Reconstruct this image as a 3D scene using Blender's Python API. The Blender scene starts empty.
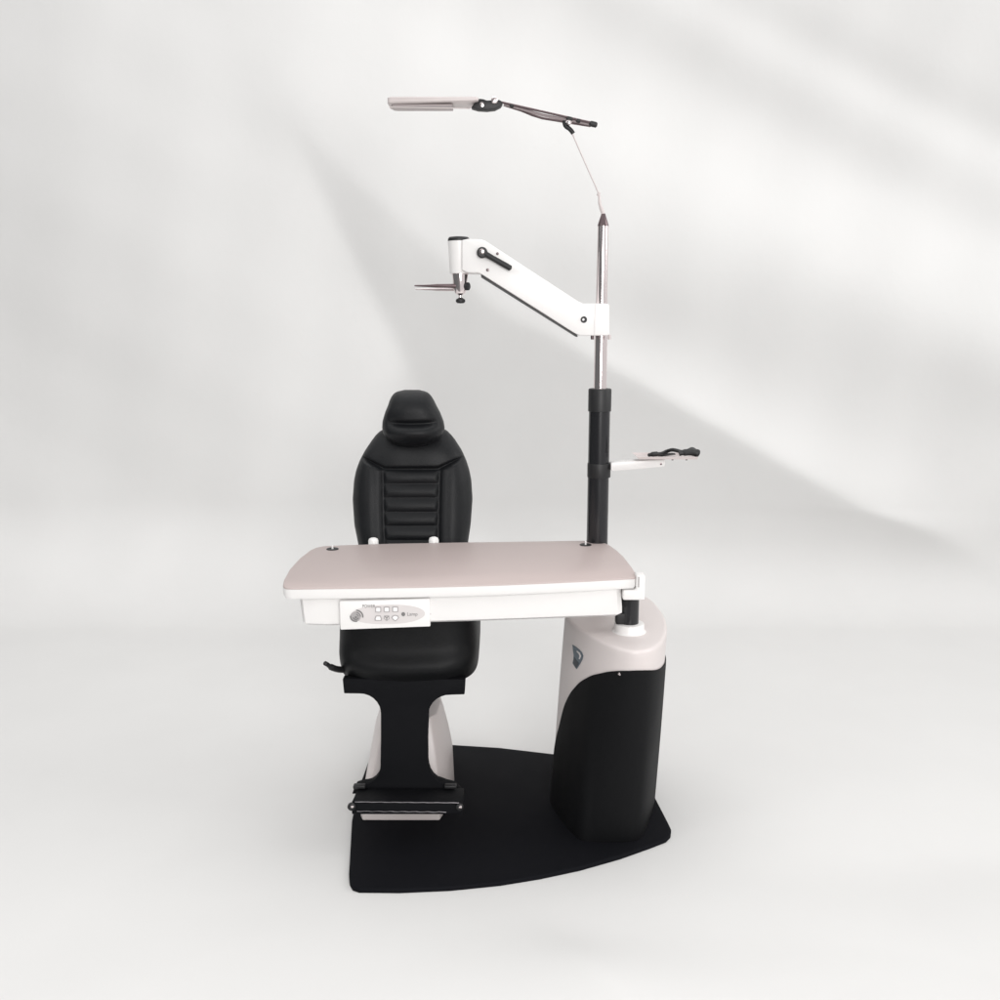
import bpy, bmesh, math, random
import numpy as np
from mathutils import Vector
random.seed(4)
sc = bpy.context.scene
COL = sc.collection
R = math.radians

# ------------------------------------------------------------------ camera geometry
F = 936.0; CZ = 1.42; PIT = R(10.3)
sp, cp = math.sin(PIT), math.cos(PIT)
def ray(px, py):
    a = (px - 500) / F; b = -(py - 500) / F
    return Vector((a, cp + b * sp, -sp + b * cp))
def P(px, py, Y):                       # point seen at (px,py) standing at depth Y
    d = ray(px, py); return Vector((0, 0, CZ)) + d * (Y / d.y)
def G(px, py, z):                       # point seen at (px,py) lying at height z
    d = ray(px, py); return Vector((0, 0, CZ)) + d * ((z - CZ) / d.z)

# ------------------------------------------------------------------ materials
def mat(name, col, rough=.5, metal=0., coat=0., noise=0., nscale=30., bump=0., bscale=200., spec=.5):
    m = bpy.data.materials.new(name); m.use_nodes = True
    nt = m.node_tree; b = nt.nodes['Principled BSDF']
    b.inputs['Base Color'].default_value = (*col, 1)
    b.inputs['Roughness'].default_value = rough
    b.inputs['Metallic'].default_value = metal
    b.inputs['Coat Weight'].default_value = coat
    b.inputs['Specular IOR Level'].default_value = spec
    tc = nt.nodes.new('ShaderNodeTexCoord')
    if noise:
        n = nt.nodes.new('ShaderNodeTexNoise'); n.inputs['Scale'].default_value = nscale
        n.inputs['Detail'].default_value = 5
        nt.links.new(tc.outputs['Object'], n.inputs['Vector'])
        mx = nt.nodes.new('ShaderNodeMix'); mx.data_type = 'RGBA'
        mx.inputs[6].default_value = (*[c * (1 - noise) for c in col], 1)
        mx.inputs[7].default_value = (*[min(1, c * (1 + noise)) for c in col], 1)
        nt.links.new(n.outputs['Fac'], mx.inputs[0]); nt.links.new(mx.outputs[2], b.inputs['Base Color'])
        mr = nt.nodes.new('ShaderNodeMapRange')
        mr.inputs['To Min'].default_value = max(0, rough - .06); mr.inputs['To Max'].default_value = rough + .06
        nt.links.new(n.outputs['Fac'], mr.inputs['Value']); nt.links.new(mr.outputs['Result'], b.inputs['Roughness'])
    if bump:
        n2 = nt.nodes.new('ShaderNodeTexNoise'); n2.inputs['Scale'].default_value = bscale
        n2.inputs['Detail'].default_value = 4
        nt.links.new(tc.outputs['Object'], n2.inputs['Vector'])
        bp = nt.nodes.new('ShaderNodeBump'); bp.inputs['Strength'].default_value = bump
        bp.inputs['Distance'].default_value = .002
        nt.links.new(n2.outputs['Fac'], bp.inputs['Height']); nt.links.new(bp.outputs['Normal'], b.inputs['Normal'])
    return m
WHITE = mat('white_enamel', (.80, .785, .775), .35, noise=.015, nscale=6, bump=.05, bscale=300)
TOPM = mat('shaded_rose_tabletop', (.475, .398, .383), .5, noise=.03, nscale=5, bump=.05, bscale=400)  # rose tint, with the shade of a grazingly lit top put into the colour
SHELL = mat('cabinet_shell', (.655, .60, .588), .38, noise=.02, nscale=5, bump=.04, bscale=300)
LEATHER = mat('black_leather', (.0075, .0081, .0094), .42, noise=.12, nscale=14, bump=.4, bscale=420, spec=.24)
SEATM = mat('shaded_black_leather', (.0035, .0038, .0045), .5, noise=.12, nscale=14, bump=.3, bscale=420, spec=.2)  # the chair's leather again, a darker copy with shade put into its colour
BLACK = mat('black_plastic', (.010, .010, .011), .5, noise=.1, nscale=12, bump=.1, bscale=300)
PLATE = mat('black_floor_plate', (.0055, .0057, .0075), .75, noise=.12, nscale=9, bump=.1, bscale=500, spec=.08)
COVER = mat('black_cover', (.006, .0062, .007), .65, noise=.1, nscale=9, bump=.12, bscale=500, spec=.12)
PANELB = mat('matt_black_steel', (.0055, .0057, .007), .7, noise=.1, nscale=9, bump=.1, bscale=400, spec=.1)
TUBE = mat('black_lacquer', (.012, .012, .014), .22, noise=.1, nscale=9)
CHROME = mat('satin_chrome', (.80, .72, .72), .14, 1.)
DCHROME = mat('dark_steel', (.17, .13, .135), .3, 1., noise=.06, nscale=20)
SILVER = mat('silver_plastic', (.60, .54, .53), .35, noise=.04, nscale=20)
LENS = mat('lamp_diffuser', (.42, .36, .36), .3, noise=.05, nscale=30)
ARMG = mat('grey_metal', (.30, .25, .255), .4, noise=.1, nscale=20)
SILVER2 = mat('worn_steel_trim', (.20, .19, .20), .4, 1., noise=.5, nscale=60)
GREYP = mat('pale_grey_label', (.62, .585, .58), .45, noise=.02)
INK = mat('grey_ink', (.17, .165, .165), .6)
INKL = mat('light_grey_ink', (.36, .34, .34), .6)
BUTTON = mat('white_button', (.82, .80, .80), .35)
BLUE = mat('slate_blue_print', (.085, .115, .14), .4, noise=.15, nscale=60)
DBLUE = mat('dark_blue_print', (.012, .02, .03), .4)

# ------------------------------------------------------------------ mesh helpers
def link(name, bm, m, parent=None, bevel=0., seg=3, sharp=35, sub=0):
    bmesh.ops.recalc_face_normals(bm, faces=bm.faces)
    if bevel:
        es = [e for e in bm.edges if len(e.link_faces) == 2 and e.calc_face_angle(0) > R(25)]
        bmesh.ops.bevel(bm, geom=es, offset=bevel, segments=seg, profile=.5, affect='EDGES', clamp_overlap=True)
    for f in bm.faces: f.smooth = True
    for e in bm.edges:
        if len(e.link_faces) == 2 and e.calc_face_angle(0) > R(sharp): e.smooth = False
    me = bpy.data.meshes.new(name); bm.to_mesh(me); bm.free()
    me.materials.append(m)
    o = bpy.data.objects.new(name, me); COL.objects.link(o)
    if parent: 
        o.parent = parent
        o.matrix_parent_inverse = WM[parent.name].inverted()
    from mathutils import Matrix
    WM[o.name] = Matrix.Identity(4)
    return o
from mathutils import Matrix
WM = {}
def thing(name, loc, label, cat):
    o = bpy.data.objects.new(name, None); COL.objects.link(o); o.location = loc
    o.empty_display_size = .1
    WM[o.name] = Matrix.Translation(loc)
    o['label'] = label; o['category'] = cat
    return o
def prism(poly_a, poly_b, bm=None):     # loft between two loops of equal length, capped
    bm = bm or bmesh.new()
    a = [bm.verts.new(p) for p in poly_a]; b = [bm.verts.new(p) for p in poly_b]; n = len(a)
    for i in range(n): bm.faces.new((a[i], a[(i + 1) % n], b[(i + 1) % n], b[i]))
    bm.faces.new(a); bm.faces.new(list(reversed(b)))
    return bm
def loft(loops, bm=None, cap=True):
    bm = bm or bmesh.new(); L = [[bm.verts.new(p) for p in l] for l in loops]; n = len(L[0])
    for a, b in zip(L, L[1:]):
        for i in range(n): bm.faces.new((a[i], a[(i + 1) % n], b[(i + 1) % n], b[i]))
    if cap: bm.faces.new(L[0]); bm.faces.new(list(reversed(L[-1])))
    return bm
def box(c, s, bm=None, rot=None):
    bm = bm or bmesh.new(); r = bmesh.ops.create_cube(bm, size=1.0)
    for v in r['verts']:
        v.co = Vector((v.co.x * s[0], v.co.y * s[1], v.co.z * s[2]))
        if rot: v.co.rotate(rot)
        v.co += Vector(c)
    return bm
def lathe(prof, base, axis=(0, 0, 1), n=40, bm=None):      # prof: (distance along axis, radius)
    bm = bm or bmesh.new(); ax = Vector(axis).normalized()
    u = ax.orthogonal().normalized(); w = ax.cross(u)
    base = Vector(base); loops = []
    for h, r in prof:
        r = max(r, 1e-5)
        loops.append([base + ax * h + (u * math.cos(2 * math.pi * k / n) + w * math.sin(2 * math.pi * k / n)) * r for k in range(n)])
    return loft(loops, bm)
def tube(pts, rad, n=10, bm=None):
    bm = bm or bmesh.new(); pts = [Vector(p) for p in pts]; loops = []
    up = None
    for i, p in enumerate(pts):
        t = (pts[min(i + 1, len(pts) - 1)] - pts[max(i - 1, 0)]).normalized()
        if up is None: up = t.orthogonal().normalized()
        up = (up - t * up.dot(t)).normalized(); w = t.cross(up)
        r = rad[i] if isinstance(rad, (list, tuple)) else rad
        loops.append([p + (up * math.cos(2 * math.pi * k / n) + w * math.sin(2 * math.pi * k / n)) * r for k in range(n)])
    return loft(loops, bm)
def smoothpath(pts, k=6):
    pts = [Vector(p) for p in pts]; out = []
    for i in range(len(pts) - 1):
        p0 = pts[max(i - 1, 0)]; p1 = pts[i]; p2 = pts[i + 1]; p3 = pts[min(i + 2, len(pts) - 1)]
        for j in range(k):
            t = j / k
            out.append(.5 * ((2 * p1) + (p2 - p0) * t + (2 * p0 - 5 * p1 + 4 * p2 - p3) * t * t + (3 * p1 - p0 - 3 * p2 + p3) * t ** 3))
    out.append(pts[-1]); return out
def poly_face_prism(pts, Y, th):         # polygon facing the camera, px points at depth Y, given real thickness backwards
    a = [P(x, y, Y) for x, y in pts]; return prism(a, [p + Vector((0, th, 0)) for p in a])
def arc(cx, cy, r, a0, a1, n=6, ry=None):
    ry = ry or r
    return [(cx + r * math.cos(R(a0 + (a1 - a0) * i / n)), cy + ry * math.sin(R(a0 + (a1 - a0) * i / n))) for i in range(n + 1)]
def scale2(loop, s, z=None):
    c = sum(loop, Vector()) / len(loop)
    return [Vector((c.x + (p.x - c.x) * s, c.y + (p.y - c.y) * s, p.z if z is None else z)) for p in loop]
def inset(loop, d, z):
    n = len(loop); out = []
    area = sum(loop[i].x * loop[(i + 1) % n].y - loop[(i + 1) % n].x * loop[i].y for i in range(n))
    sg = 1 if area > 0 else -1
    for i in range(n):
        a = loop[i - 1]; b = loop[(i + 1) % n]; t = Vector((b.x - a.x, b.y - a.y, 0)).normalized()
        nrm = Vector((-t.y, t.x, 0)) * sg
        out.append(Vector((loop[i].x + nrm.x * d, loop[i].y + nrm.y * d, z)))
    return out

# ================================================================== EYE EXAMINATION STAND
CY = 2.81
cb = P(598.6, 540, CY); CX = P(600, 388, CY).x
zc = lambda y, Y=CY: P(600, y, Y).z
stand = thing('examination_stand', (CX, CY, 0), 'white and black eye examination stand with swing tabletop, chrome pole and black floor plate', 'medical stand')

# ---- floor plate
PZ = .012
pts = [(349, 873), (349.6, 881), (352.5, 886.4), (359, 888.6), (400, 889), (450, 886.8), (500, 881.8), (540, 875.3), (580, 866.8), (620, 855.5), (650, 844.8),
       (666, 838.6), (670.5, 834), (671.2, 829), (668, 822), (655, 797), (640, 775), (610, 762), (560, 754.5), (500, 747.5), (452, 744.5), (400, 743), (382, 744), (375, 747),
       (371, 754), (358, 790), (352, 820)]
top = [G(x, y, PZ) for x, y in pts]
bm = loft([inset(top, -.0, 0.0), inset(top, 0, PZ - .003), inset(top, .0015, PZ - .001), inset(top, .005, PZ)])
link('base_plate', bm, PLATE, stand, sharp=60)

# ---- cabinet
ZT = .605
T = [G(x, y, ZT) for x, y in [(565, 615.5), (568.5, 620), (574, 625), (582, 630.5), (593, 637), (605, 643), (618, 648), (632, 651), (645, 650.5), (655, 647), (663, 640),
                              (667, 630), (665.5, 618), (658, 606), (648, 597)]]
T += [Vector((.40, 2.93, ZT)), Vector((.33, 2.98, ZT)), Vector((.26, 2.96, ZT)), Vector((.235, 2.86, ZT)), T[0] + Vector((.010, .035, 0))]
B = [G(x, y, PZ) for x, y in [(551.5, 800), (554, 807), (559, 815), (567, 826), (580, 839), (592, 841), (606, 842), (620, 842), (631, 841), (639, 838), (645, 828),
                              (652, 808), (653.5, 795), (650, 785), (642, 778)]]
B += [Vector((.36, 2.88, PZ)), Vector((.30, 2.92, PZ)), Vector((.23, 2.90, PZ)), Vector((.20, 2.80, PZ)), B[0] + Vector((.010, .035, 0))]
def dens(loop, k=6):
    n = len(loop); out = []
    for i in range(n):
        p0, p1, p2, p3 = loop[i - 1], loop[i], loop[(i + 1) % n], loop[(i + 2) % n]
        for j in range(k):
            t = j / k
            out.append(.5 * ((2 * p1) + (p2 - p0) * t + (2 * p0 - 5 * p1 + 4 * p2 - p3) * t * t + (3 * p1 - p0 - 3 * p2 + p3) * t ** 3))
    return out
KD = 8
Td, Bd = dens(T, KD), dens(B, KD); ND = len(Td)
def shell_pt(i, v):                      # v 0 bottom .. 1 top
    a, b = Bd[i % ND], Td[i % ND]
    p = a.lerp(b, v); s = .002 * math.sin(math.pi * v)
    c = Vector((.31, 2.65, p.z)); d = (p - c); d.z = 0
    return p + d.normalized() * s
NV = 48
loops = [[shell_pt(i, v / NV * .985) for i in range(ND)] for v in range(NV + 1)]
lt = loops[-1]
loops.append([p for p in inset(lt, .0015, ZT - .0035)])
loops.append([p for p in inset(lt, .005, ZT - .0008)])
loops.append([p for p in inset(lt, .011, ZT)])
cab = link('cabinet', loft(loops), SHELL, stand, sharp=60)

# black lower cover, 6 mm proud of the shell; its upper edge is a quarter curve
edge_px = [(551, 806), (552.2, 790), (553.6, 763), (556.5, 739), (561, 723), (564, 708), (571, 693), (580.7, 682), (592.8, 675), (610, 671.5), (636, 670.6), (663, 670), (668, 671)]
def proj(p):
    d = p - Vector((0, 0, CZ)); z = d.y * cp - d.z * sp; yy = d.y * sp + d.z * cp
    return 500 + F * d.x / z, 500 - F * yy / z
def vcut(i):
    # height at which the shell column i crosses the curve, found on the shell itself
    prev = None
    for k in range(0, 401):
        v = k / 400; x, y = proj(shell_pt(i, v))
        if x <= edge_px[0][0]: continue
        cy = None
        for (x0, y0), (x1, y1) in zip(edge_px, edge_px[1:]):
            if x0 <= x <= x1: cy = y0 + (y1 - y0) * (x - x0) / (x1 - x0); break
        if cy is None: cy = 671
        if y < cy: return v
    return .8
cover_cols = list(range(0, 15 * KD + 1))
vc = []
for i in cover_cols:
    v = vcut(i)
    if i > 9 * KD: v = vc[9 * KD] - .0032 * min(24, i - 9 * KD)
    vc.append(v)
vc = [sum(vc[max(0, k - 2):k + 3]) / len(vc[max(0, k - 2):k + 3]) for k in range(len(vc))]
bm = bmesh.new(); NR = 30; grid = []
def nrm_out(i, v):
    t = shell_pt(i + 1, v) - shell_pt(i - 1, v); n = Vector((t.y, -t.x, 0)).normalized()
    if n.dot(shell_pt(i, v) - Vector((.31, 2.65, shell_pt(i, v).z))) < 0: n = -n
    return n
for off in (.0042, .0008):
    g = []
    for k, i in enumerate(cover_cols):
        vm = max(vc[k], .01)
        g.append([bm.verts.new(shell_pt(i, vm * j / NR) + nrm_out(i, vm * j / NR) * (off if 0 < j < NR else off * .8)) for j in range(NR + 1)])
    grid.append(g)
n1 = len(cover_cols)
for g in grid:
    for k in range(n1 - 1):
        for j in range(NR): bm.faces.new((g[k][j], g[k + 1][j], g[k + 1][j + 1], g[k][j + 1]))
a, b = grid
for k in range(n1 - 1):
    bm.faces.new((a[k][NR], a[k + 1][NR], b[k + 1][NR], b[k][NR])); bm.faces.new((a[k][0], a[k + 1][0], b[k + 1][0], b[k][0]))
for j in range(NR):
    bm.faces.new((a[0][j], a[0][j + 1], b[0][j + 1], b[0][j])); bm.faces.new((a[-1][j], a[-1][j + 1], b[-1][j + 1], b[-1][j]))
link('front_cover', bm, COVER, cab, sharp=50)

def on_shell(px, py, off=0.):            # nearest shell point seen at (px,py)
    best = None
    for i in range(0, 14 * KD):
        for k in range(0, 101):
            q = shell_pt(i, k / 100); x, y = proj(q); e = (x - px) ** 2 + (y - py) ** 2
            if best is None or e < best[0]: best = (e, q, nrm_out(i, k / 100), i, k / 100)
    def spf(i, v): a = math.floor(i); return shell_pt(a, v).lerp(shell_pt(a + 1, v), i - a)
    i, k = best[3], best[4]; st = (.5, .005)
    for _ in range(14):
        c = min(((proj(spf(i + a * st[0], k + b * st[1])), i + a * st[0], k + b * st[1]) for a in (-1, 0, 1) for b in (-1, 0, 1)), key=lambda q: (q[0][0] - px) ** 2 + (q[0][1] - py) ** 2)
        if (c[1], c[2]) == (i, k): st = (st[0] * .5, st[1] * .5)
        i, k = c[1], c[2]
    return spf(i, k) + best[2] * off, best[2]
def shell_patch(pxs, th):
    bm = bmesh.new(); a = []; b = []
    for x, y in pxs:
        q, n = on_shell(x, y); a.append(q + n * .0006); b.append(q + n * th)
    return prism(a, b, bm)
em = link('emblem', shell_patch([(573, 644.8), (576.5, 647), (579.6, 649.6), (582.3, 652.4), (583.5, 656), (582.6, 659.6), (580.8, 663), (578.9, 666.2), (577, 669), (575, 666.4), (573.1, 663.2), (573.8, 659.5), (574.2, 655), (573.4, 650)], .0018), BLUE, cab)
link('emblem_wedge', shell_patch([(574.9, 656.8), (577, 660.2), (579.4, 663.2), (578, 666), (576.7, 668), (573.9, 663)], .0022), DBLUE, cab)
link('emblem_stripe', shell_patch([(577.6, 650.6), (580.4, 652.8), (581.6, 656), (580.4, 659.2), (579.4, 658.6), (580.2, 656), (579.4, 653.8), (577.4, 651.8)], .0024), GREYP, cab)
for x, y in ((620.5, 673.5), (654, 674)):
    q, n = on_shell(x, y, .0045)
    link('cover_screw', lathe([(0, .004), (.002, .004), (.003, .0025), (.0031, 0)], q, n, 14), CHROME, cab)

# ---- table post with collar
PY = 2.52
PX = G(629, 631, ZT).x; PYY = G(629, 631, ZT).y
BFY = G(636, 577, .78).y - .012; bz1 = P(645.5, 576, BFY).z
link('post_collar', lathe([(0, .047), (.002, .0435), (.006, .0415), (.021, .041), (.0235, .0395), (.0245, .036), (.0245, .001)], (PX, PYY, ZT), n=48), WHITE, stand)
post = link('table_post', lathe([(0, .0255), (.03, .0255), (bz1 - ZT - .05, .0255)], (PX, PYY, ZT + .0235), n=36), TUBE, stand)
link('locking_block', box((PX - .026, PYY - .006, ZT + .0245 + .016), (.026, .03, .032)), BLACK, post, bevel=.004)

# ---- table
TZ = .78
tp = [(283, 585), (284, 580), (290, 569), (300, 558), (310, 550.3), (316, 547.6), (323, 546.2), (331, 545.6), (390, 543.6), (460, 542.4), (530, 541.4), (588, 540.6), (597, 541), (604, 542.6),
      (610, 545.4), (617, 550.5), (623, 556), (631.6, 567), (636, 574), (636.3, 576.3), (634, 577.6), (590, 580), (548, 582), (500, 584), (460, 585.2), (420, 586.2), (370, 587), (320, 587.6), (292, 588), (286, 587.6), (283.8, 586.5)]
tl = [G(x, y, TZ) for x, y in tp]
TH = .032
bm = loft([inset(tl, .012, TZ - TH), inset(tl, .003, TZ - TH + .002), inset(tl, 0, TZ - TH + .008), inset(tl, 0, TZ - .0045)])
slab = link('table_slab', bm, WHITE, stand, sharp=50)
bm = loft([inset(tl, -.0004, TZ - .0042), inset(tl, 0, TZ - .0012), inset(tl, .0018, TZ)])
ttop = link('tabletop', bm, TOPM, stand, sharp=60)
# apron under the slab
AZ1 = TZ - TH - .0002
def A(px, Yoff, z): return None
fl = G(283, 588, TZ); fr = G(636, 577, TZ)
fd = (fr - fl); fd.z = 0; fdl = fd.length; fd.normalize(); bd = Vector((-fd.y, fd.x, 0))
def tabp(s, d, z): q = fl + fd * s + bd * d; return Vector((q.x, q.y, z))     # s along the front edge, d backwards
AH0 = .671
apr = [(.050, .022), (.10, .011), (.50, .003), (fdl - .045, .003), (fdl - .03, .018), (fdl - .03, .15), (fdl - .06, .30), (.12, .30), (.055, .24), (.040, .12), (.042, .04)]
bm = loft([[tabp(s * .985 + .008, d + .012, AH0) for s, d in apr], [tabp(s, d + .004, AH0 + .006) for s, d in apr],
           [tabp(s - .001, d + .001, AH0 + .022) for s, d in apr], [tabp(s - .006, d, AZ1) for s, d in apr]])
link('table_apron', bm, WHITE, stand, bevel=.0, sharp=40)
# bracket at the right end
s0 = fdl - .045
bm = prism([tabp(s0 + .018, .075, .712), tabp(s0 + .062, .05, .712), tabp(s0 + .075, .10, .712), tabp(s0 + .055, .17, .712), tabp(s0 + .01, .17, .712)],
           [tabp(s0 + .018, .075, .774), tabp(s0 + .062, .05, .774), tabp(s0 + .075, .10, .774), tabp(s0 + .055, .17, .774), tabp(s0 + .01, .17, .774)])
bm.free()
BFY = G(636, 577, TZ).y - .012; q0 = P(623, 600.3, BFY); q1 = P(645.5, 576, BFY)
bx0, bx1, bz0, bz1 = q0.x, q1.x, q0.z, q1.z
LZ = TZ - TH - .0015; nx_ = P(636.4, 585, BFY).x
prof_b = [(bx0, bz0), (bx1, bz0), (bx1, bz1), (nx_, bz1), (nx_, LZ), (bx0, LZ)]
bm = prism([Vector((x, BFY, z_)) for x, z_ in prof_b], [Vector((x, BFY + .045, z_)) for x, z_ in prof_b])
brk = link('post_bracket', bm, WHITE, stand, bevel=.004, seg=3)
link('bracket_body', box(((bx0 + bx1) / 2, (BFY + .0452 + PYY + .035) / 2, (bz0 + LZ) / 2), (bx1 - bx0 - .004, PYY + .035 - BFY - .0452, LZ - bz0 - .002)), WHITE, brk, bevel=.004, seg=3)
# thin clamping slit on the bracket face
link('clamp_slit', box((P(638.6, 583, BFY).x, BFY - .0002, bz1 - .016), (.003, .004, .028)), INKL, brk)
# grommets with pegs and two round knobs at the rear edge
for gx, gy in ((332.5, 549.2), (585.5, 545)):
    c = G(gx, gy, TZ)
    g = link('peg_socket', lathe([(-.001, .018), (.0012, .018), (.0025, .016), (.0025, .009), (.0012, .008), (.0012, .0005)], c, n=28), BLACK, ttop)
    link('peg', lathe([(0, .0028), (.010, .0028), (.0115, .0015), (.0117, .0002)], c + Vector((0, -.001, .001)), n=14), WHITE, g)
for gx, gy in ((373, 546.5), (433.5, 545.6)):
    c = G(gx, gy, TZ - .012) + Vector((0, .012, 0))
    link('rear_knob', lathe([(0, .0155), (.016, .0155), (.0215, .013), (.0245, .007), (.025, .0005)], c, n=24), WHITE, ttop)

# control panel
DF = -.012                               # front of the panel, 12 mm in front of the slab edge
fn = -bd
def on_panel(px, py, off):               # point on the panel face
    d = ray(px, py); o = Vector((0, 0, CZ)); q = tabp(0, DF, 0)
    t = (q - o).dot(fn) / d.dot(fn); return o + d * t + fn * off
def cp_pt(s, d, z): return tabp(s, d, z)
c0, c1 = on_panel(340.3, 630, 0), on_panel(430.6, 628.3, 0)
cl, cr = (c0 - fl).dot(fd), (c1 - fl).dot(fd)
cz0 = c0.z; cz1 = TZ - TH - .001
pl = [(cl, DF), (cr, DF), (cr, .06), (cl, .06)]
bm = prism([cp_pt(s, d, cz0 + .0) for s, d in pl], [cp_pt(s, d, cz1 - .004) for s, d in pl])
# a shallow slope joins it to the apron above
panel = link('control_panel', bm, WHITE, stand, bevel=.003, seg=2)
def face_poly(pxs, off, th=.0008, bm=None):
    a = [on_panel(x, y, off) for x, y in pxs]; return prism(a, [p + fn * th for p in a], bm)
ell = [(388 + 37 * math.copysign(abs(math.cos(t)) ** .85, math.cos(t)), 614.3 - .9 * math.cos(t) + 9.6 * math.sin(t)) for t in [2 * math.pi * k / 48 for k in range(48)]]
pad = link('label_plate', face_poly(ell, .0003, .0009), GREYP, panel)
for r_ in range(2):
    for c_ in range(3):
        x = 378.2 + c_ * 8.5; y = (609.4 if r_ == 0 else 617.9) - c_ * .15
        if r_ == 0: sh = [(-3, -2.6), (0, -3), (3, -2.6), (3.1, 0), (3, 2.6), (0, 2.8), (-3, 2.6), (-3.1, 0)]
        elif c_ == 0: sh = [(-2.4, -2.6), (2.4, -2.6), (3.7, .6), (3.4, 2.6), (-3.4, 2.6), (-3.7, .6)]
        elif c_ == 1: sh = [(-2.6, -2.4), (2.6, -2.4), (2.9, .8), (0, 3), (-2.9, .8)]
        else: sh = [(-3, -2), (0, -2.9), (3, -2), (3.9, 0), (1.8, 2.3), (0, 3.4), (-1.8, 2.3), (-3.9, 0)]
        bt = link('button', face_poly([(x + a, y + b) for a, b in sh], .0013, .0012), INKL, panel)
        link('button_face', face_poly([(x + a * .68, y + b * .68) for a, b in sh], .0026, .0006), BUTTON if (r_, c_) != (1, 1) else GREYP, bt)
        if (r_, c_) == (1, 1):
            face = face_poly([(x - 1.8, y - 1.7), (x - .9, y - 1.9), (x, y - .2), (x + .9, y - 1.9), (x + 1.8, y - 1.7), (x + .4, y + .5), (x + .4, y + 1.9), (x - .4, y + 1.9), (x - .4, y + .5)], .0033, .0003)
            link('button_mark', face, INK, bt)
# round emblem of curved bands
bm = bmesh.new()
bmx = (356.5, 615.8)
face_poly([(bmx[0] - .9 + 5.3 * math.cos(t), bmx[1] + .6 + 5.0 * math.sin(t)) for t in [2 * math.pi * k / 30 for k in range(30)]], .0014, .0005, bm)
link('round_emblem', bm, INKL, panel)
bm = bmesh.new()
for r0, r1, a0, a1, ox, oy in ((4.3, 5.7, 70, 190, -.9, .6), (2.2, 3.4, 20, 170, -.6, .8), (.2, 1.2, 0, 350, -.6, 1.2), (6.2, 7.6, -88, 8, -.6, .6), (4.4, 5.4, -80, 0, -.9, .6), (2.3, 3.1, -80, -10, -.7, .9)):
    n = 14
    o_ = [(bmx[0] + ox + r1 * math.cos(R(a0 + (a1 - a0) * k / n)), bmx[1] + oy + r1 * .93 * math.sin(R(a0 + (a1 - a0) * k / n))) for k in range(n + 1)]
    i_ = [(bmx[0] + ox + r0 * math.cos(R(a0 + (a1 - a0) * k / n)), bmx[1] + oy + r0 * .93 * math.sin(R(a0 + (a1 - a0) * k / n))) for k in range(n + 1)]
    for k in range(n): face_poly([o_[k], o_[k + 1], i_[k + 1], i_[k]], .0020, .0004, bm)
link('emblem_bands', bm, INK, panel)
link('indicator_light', face_poly([(403.3 + 1.9 * math.cos(t), 614.0 + 2.0 * math.sin(t)) for t in [2 * math.pi * k / 20 for k in range(20)]], .0014, .0012), INK, panel)
def lettering(txt, px0, py0, px1, size_px, m, name):
    cu = bpy.data.curves.new('t', 'FONT'); cu.body = txt; cu.size = 1; cu.extrude = 0
    to = bpy.data.objects.new('t', cu); COL.objects.link(to)
    dg = bpy.context.evaluated_depsgraph_get(); me = bpy.data.meshes.new_from_object(to.evaluated_get(dg))
    bpy.data.objects.remove(to)
    xs = [v.co.x for v in me.vertices]; w = max(xs) - min(xs); x0 = min(xs)
    bm = bmesh.new(); bm.from_mesh(me)
    for v in bm.verts:
        px = px0 + (v.co.x - x0) / w * (px1 - px0); py = py0 - v.co.y * size_px - (px - px0) * .01
        v.co = on_panel(px, py, .0015)
    o = link(name, bm, m, panel); return o
lettering('Lamp', 407.3, 615.6, 417.5, 5.0, INK, 'panel_lettering')
lettering('POWER', 362.5, 607.6, 375.2, 4.6, INK, 'panel_lettering')
link('panel_screw', lathe([(0, .0022), (.0015, .0022), (.002, .0001)], tabp(cr + .0001, DF + .02, cz0 + .028), fd, 12), DCHROME, panel)

# ---- column
z = zc
cap_top, cap_bot = z(388.5), z(411)
sl = link('column_sleeve', lathe([(0, .0325), (z(411) - ZT, .0318), (z(411) - ZT + .001, .0318)], (CX, CY, ZT - .0), n=56), TUBE, stand)
link('sleeve_cap', lathe([(-.001, .033), (0, .0345), (cap_top - cap_bot - .004, .0345), (cap_top - cap_bot - .001, .0335), (cap_top - cap_bot, .031), (cap_top - cap_bot, .02)], (CX, CY, cap_bot), n=56), BLACK, sl)
pole = link('chrome_pole', lathe([(0, .0195), (z(338) - cap_top, .019), (z(320) - cap_top, .0183), (z(304) - cap_top, .0172), (z(226) - cap_top, .0158)], (CX, CY, cap_top - .001), n=56), CHROME, stand)
link('pole_tip', lathe([(0, .0163), (.004, .0155), (z(214) - z(226), .006), (z(213) - z(226) + .001, .003)], (CX, CY, z(226)), n=36), DCHROME, pole)

# ---- instrument arm on the pole
AY = CY - .062                            # front face of arm
armpts = [(604, 303.5), (608, 303.6), (609.3, 305), (609.3, 334), (608, 335.6), (579.5, 335.6), (574, 332.8), (481.5, 274.2), (478.5, 272.8), (468, 272.6),
          (462, 270), (462, 240), (468, 238.8), (481, 239.3), (485.5, 240.9), (578, 301.3), (583, 303.5)]
bm = poly_face_prism(armpts, AY, .085)
arm = link('instrument_arm', bm, WHITE, stand, bevel=.0045, seg=3)
# black channel strip under the slope
e0, e1 = P(481, 274.6, AY + .006), P(577.5, 335.2, AY + .006)
dn = Vector((0, 0, -1))
bm = prism([e0, e1, e1 + dn * .0052, e0 + dn * .0052], [p + Vector((0, .07, 0)) for p in (e0, e1, e1 + dn * .0052, e0 + dn * .0052)])
link('arm_underside', bm, BLACK, arm)
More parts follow.
